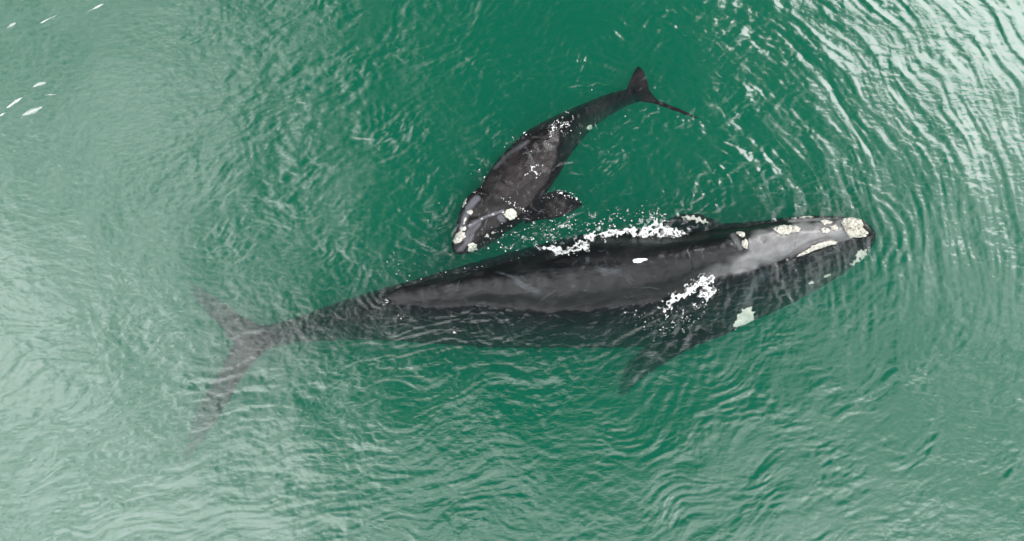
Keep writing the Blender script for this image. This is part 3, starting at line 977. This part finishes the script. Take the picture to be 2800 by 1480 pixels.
def grow_foam(name, field, box, label, thick=0.016, step=0.009, whales=True, soft=0.65):
    """mesh of lacy foam where field(x, y) > 0, lying on the water or on wet skin"""
    (x0, y0), (x1, y1) = P(box[0], box[3]), P(box[2], box[1])
    X, Y = np.meshgrid(np.arange(x0, x1, step), np.arange(y0, y1, step))
    f = field(X, Y)
    keep = f > 0
    cell = keep[:-1, :-1] & keep[1:, :-1] & keep[:-1, 1:] & keep[1:, 1:]
    used = np.zeros(X.shape, bool)
    for a in (0, 1):
        for b in (0, 1):
            used[a:X.shape[0] - 1 + a, b:X.shape[1] - 1 + b] |= cell
    jj, ii = np.nonzero(used)
    xs, ys = X[jj, ii], Y[jj, ii]
    zb = sea(xs, ys)
    for bv in (bv_m, bv_c):
        for q in range(len(xs)):
            if whales:
                h = bv.ray_cast(Vector((xs[q], ys[q], 3)), Vector((0, 0, -1)))
                if h[0] is not None and h[0].z > zb[q]:
                    zb[q] = h[0].z
    hh = thick * np.sqrt(np.clip(f[jj, ii] / 0.5, 0, 1))
    n = len(xs)
    idx = -np.ones(X.shape, int); idx[jj, ii] = np.arange(n)
    V = np.concatenate([np.stack([xs, ys, zb + 0.003 + hh], -1), np.stack([xs, ys, zb - 0.004], -1)])
    cj, ci = np.nonzero(cell)
    Q = np.stack([idx[cj, ci], idx[cj, ci + 1], idx[cj + 1, ci + 1], idx[cj + 1, ci]], -1)
    E = np.concatenate([Q[:, [0, 1]], Q[:, [1, 2]], Q[:, [2, 3]], Q[:, [3, 0]]])
    key = E[:, 0] * (n + 1) + E[:, 1]; rk = E[:, 1] * (n + 1) + E[:, 0]
    B = E[~np.isin(key, rk)]
    F = np.concatenate([Q, Q[:, ::-1] + n, np.stack([B[:, 1], B[:, 0], B[:, 0] + n, B[:, 1] + n], -1)])
    o = mesh_obj(name, V, F, foam_m)
    cv = np.clip(f[jj, ii] / soft, 0, 1)
    at = o.data.attributes.new("cover", 'FLOAT', 'POINT')
    at.data.foreach_set("value", np.concatenate([cv, cv * 0]).astype(np.float32))
    tag(o, label, "foam", kind="stuff")
    return o


def lace(X, Y, s=1.0):
    return 0.35 * samp(tf1, 5.0, X * s, Y * s * 1.3) + 0.40 * samp(tf2, 5.0, X * s * 1.2, Y * s) + 0.45 * samp(tf3, 5.0, X * s, Y * s)


def dots(X, Y, pts):
    f = np.full(X.shape, -1.0)
    for (px, py, r) in pts:
        cx, cy = P(px, py)
        m = (np.abs(X - cx) < r * 3) & (np.abs(Y - cy) < r * 3)
        if m.any():
            d = np.hypot(X[m] - cx, (Y[m] - cy) * 1.2) + 0.3 * r * samp(tf2, 5.0, X[m], Y[m])
            f[m] = np.maximum(f[m], (1 - d / r) * 0.9)
    return f


def along(X, Y, pts, width, bias, s=1.0, amp=1.0, film=False):
    """lace along a polyline with per-point half width"""
    P2 = [(p[0], p[1]) for p in pts]
    d, t = dist_poly(X, Y, P2)
    w = np.interp(t, np.linspace(0, 1, len(width)), width)
    d = np.abs(d + w * (0.55 * samp(tf3, 5.0, X * 1.3, Y * 1.3) + 0.35 * samp(tf2, 5.0, X * 0.6, Y * 0.6)))
    f = bias - (d / w) ** 2 * 1.0 + amp * 0.62 * lace(X, Y, s)
    if film:        # an unbroken wash of foam with a thin milky film either side
        core = 0.75 - (d / (0.5 * w)) ** 2 + 0.18 * lace(X, Y, 1.6)
        thin = 0.16 * (1 - (d / (1.25 * w)) ** 2) + 0.05 * lace(X, Y, 2.0)
        f = np.maximum(np.maximum(f, core), thin)
    return f


def scatter(n, poly, spread, rmin, rmax, seed):
    r = random.Random(seed); out = []
    for _ in range(n):
        i = r.randrange(len(poly) - 1); t = r.random()
        x = poly[i][0] + (poly[i + 1][0] - poly[i][0]) * t + r.gauss(0, spread)
        y = poly[i][1] + (poly[i + 1][1] - poly[i][1]) * t + r.gauss(0, spread)
        out.append((x, y, 0.75 * rmin + (0.8 * rmax - 0.75 * rmin) * r.random() ** 4))
    return out


crest = [c3_(*p) for p in [(300, 440), (380, 480), (480, 485), (590, 450), (640, 370), (740, 335), (850, 305), (1000, 305), (1150, 310), (1250, 290), (1380, 290), (1470, 310), (1545, 322)]]
plume = [c3_(*p) for p in [(1240, 300), (1260, 230), (1240, 150), (1300, 150), (1380, 170), (1330, 250)]]
sp1 = scatter(170, [c3_(*p) for p in [(-100, 420), (250, 330), (500, 250), (900, 200), (1300, 130)]], 16, 0.010, 0.032, 1)
grow_foam("foam", lambda X, Y: np.maximum.reduce([along(X, Y, crest, [.04, .08, .11, .12, .08, .08, .09, .06, .07, .16, .14, .08, .03], 0.70, 1.5, 1.2, True),
                                                   along(X, Y, plume, [.14, .14, .10, .08, .09, .08], 0.30, 1.3), 
                                                   along(X, Y, [c3_(270, 350), c3_(340, 320), c3_(400, 350), c3_(330, 420)], [.05, .06, .05], 0.1, 1.4)]),
          (1440, 560, 1890, 700), "white foam breaking along the upper edge of the mother's back")
f2 = [c3_(*p) for p in [(1390, 950), (1440, 900), (1520, 850), (1600, 800), (1690, 745), (1740, 730), (1730, 790), (1700, 860)]]
grow_foam("foam", lambda X, Y: np.maximum.reduce([along(X, Y, f2, [.10, .11, .05, .09, .12, .12, .16, .12], 0.60, 1.5, 1.2, True),
          along(X, Y, [c3_(1640, 880), c3_(1640, 960), c3_(1720, 960)], [.06, .07, .04], 0.15, 1.2),
          along(X, Y, [c3_(1370, 1030), c3_(1360, 1150), c3_(1420, 1190), c3_(1350, 1225)], [.04, .05, .06, .05], 0.15, 1.2),
          along(X, Y, [c3_(1400, 1110), c3_(1500, 1110), c3_(1570, 1090)], [.05, .06, .05], 0.15, 1.2),
          along(X, Y, [c3_(1230, 940), c3_(1330, 915)], [.02, .02], 0.3, 1.2)]),
          (1760, 740, 1985, 940), "white foam lapping where the mother's neck meets the water")
sp2 = scatter(130, [c3_(*p) for p in [(1000, 1030), (1250, 1080), (1450, 1050), (1650, 1050)]], 16, 0.008, 0.026, 2) + \
      scatter(90, [c3_(*p) for p in [(1180, 1130), (1350, 1150), (1550, 1120), (1650, 940)]], 18, 0.008, 0.028, 3)
grow_foam("foam", lambda X, Y: dots(X, Y, sp2), (1660, 800, 1990, 970), "loose foam flecks over the mother's sunken flank", 0.01, 0.008)
grow_foam("foam", lambda X, Y: np.maximum(dots(X, Y, sp1), np.minimum(along(X, Y, [c3_(-60, 400), c3_(250, 330), c3_(500, 260), c3_(900, 215), c3_(1250, 180)], [.16, .22, .22, .20, .2], -0.12, 1.6, 1.5), 0.22)), (1340, 540, 1900, 720), "scattered foam flecks between the calf and the mother", 0.01, 0.008)
sp3 = scatter(60, [c4_(*p) for p in [(440, 400), (500, 180), (650, 340), (800, 270)]], 9, 0.008, 0.024, 4) + \
      scatter(40, [c4_(*p) for p in [(500, 470), (900, 370), (1200, 300), (1700, 200)]], 5, 0.008, 0.022, 5) + \
      scatter(45, [c4_(*p) for p in [(600, 720), (1000, 760), (1250, 880), (1400, 700)]], 12, 0.007, 0.018, 6) + \
      scatter(18, [c4_(*p) for p in [(1000, 685), (1650, 680)]], 3, 0.007, 0.016, 7) + [(*c4_(1110, 875), 0.035), (*c4_(612, 722), 0.025), (*c4_(640, 750), 0.02)]
grow_foam("foam", lambda X, Y: np.maximum(dots(X, Y, sp3), along(X, Y, [c4_(485, 615), c4_(505, 595), c4_(540, 600)], [.05, .05, .03], 0.3, 1.4)),
          (1000, 680, 1480, 930), "small foam flecks over the mother's tail stock", 0.012, 0.008)

# calf foam
cl = lambda l, w, b=0.2, s=1.3: (lambda X, Y: along(X, Y, C1(l), [q * 1.15 for q in w], b + 0.16, s))
parts = [cl([(725, 540), (745, 480), (780, 450), (830, 460)], [.02, .06, .10, .07], .32), cl([(830, 470), (880, 420), (870, 370), (830, 375)], [.03, .015, .015, .02], .25),
         cl([(800, 500), (830, 530), (870, 490)], [.03, .03, .02], .1), cl([(565, 790), (620, 760), (640, 715)], [.03, .04, .05], .3),
         cl([(640, 700), (675, 720), (680, 760), (650, 800), (620, 815)], [.03, .014, .014, .012, .01], .25), cl([(620, 750), (640, 790)], [.06, .05], -.1, 1.8),
         cl([(410, 940), (450, 960), (520, 995), (570, 1020)], [.03, .06, .06, .02], .25), cl([(230, 900), (265, 895), (295, 925)], [.04, .03, .02], .2),
         cl([(160, 1130), (215, 1110), (290, 1070), (350, 1040), (430, 1030)], [.015, .03, .015, .03, .02], .05, 1.6),
         cl([(790, 900), (850, 920), (900, 945), (930, 970)], [.07, .08, .06, .03], .2), cl([(720, 905), (740, 935), (680, 930)], [.04, .03, .03], -.1),
         cl([(540, 1030), (600, 1022)], [.02, .03], .1), cl([(100, 1215), (150, 1120), (130, 1180)], [.02, .02], -.1, 2),
         cl([(270, 870), (300, 800), (350, 720)], [.03, .02, .02], -.15, 1.5), cl([(550, 650), (600, 640)], [.02, .02], .15),
         cl([(570, 515), (560, 517)], [.04, .03], .3, 1), cl([(940, 460), (930, 465)], [.02, .02], .2, 1)]
sp4 = scatter(120, C1([(330, 860), (450, 740), (640, 700), (520, 900), (400, 980)]), 20, 0.004, 0.014, 8) + \
      scatter(80, C1([(250, 1150), (350, 1120), (450, 1150), (280, 1250)]), 20, 0.005, 0.018, 9) + \
      scatter(60, C1([(560, 980), (700, 960), (850, 980)]), 20, 0.005, 0.016, 10) + scatter(40, C1([(700, 480), (850, 520), (1000, 480)]), 14, 0.006, 0.02, 12)
grow_foam("foam", lambda X, Y: np.maximum.reduce([dots(X, Y, sp4)] + [p(X, Y) for p in parts]), (1215, 290, 1640, 700),
          "white foam and droplets washing over the calf", 0.01, 0.008)
sp5 = scatter(60, C1([(220, 760), (300, 720), (480, 560), (620, 500)]), 7, 0.006, 0.024, 13) + \
      scatter(50, C1([(380, 130), (620, 240), (900, 220), (1060, 230)]), 14, 0.006, 0.016, 14) + \
      scatter(200, C1([(260, 1260), (420, 1200), (650, 1120), (900, 1100), (1200, 1080), (1480, 1060)]), 15, 0.007, 0.028, 15) + \
      scatter(24, C1([(1210, 390), (1250, 340), (1340, 350), (1340, 400)]), 4, 0.007, 0.024, 16) + \
      scatter(50, [(1130, 660), (1170, 560), (1210, 640)], 26, 0.007, 0.02, 17) + scatter(20, [(1960, 120), (2150, 140), (2220, 180)], 20, 0.008, 0.022, 18)
grow_foam("foam", lambda X, Y: dots(X, Y, sp5), (1050, 80, 2300, 760), "scattered foam flecks on the water round the calf", 0.01, 0.008, whales=False)
glint_slv = [((-5, 320), (20, 306), 0.020), ((15, 298), (65, 264), 0.035), ((57, 318), (118, 292), 0.065), ((88, 238), (132, 224), 0.045), ((16, 78), (45, 62), 0.040), ((106, 66), (162, 38), 0.025),
       ((232, 36), (288, 8), 0.025), ((0, 375), (14, 366), 0.020), ((250, 55), (270, 48), 0.015), ((105, 262), (180, 256), 0.015)]  # sky glints on the ripples, laid as pale slivers in the foam material
grow_foam("foam", lambda X, Y: np.maximum.reduce([(1 - (lambda dt: dt[0] / (w * (1.02 - (2 * dt[1] - 1) ** 2)))(dist_poly(X, Y, [a, b])) + 0.25 * samp(tf3, 5.0, X, Y)) * 0.5 for a, b, w in glint_slv]),  # named foam like the rest, but these slivers paint sky glints
          (-5, 0, 300, 400), "thin pale slivers painted as sky glints on the water at the upper left", 0.005, 0.012, whales=False, soft=0.9)
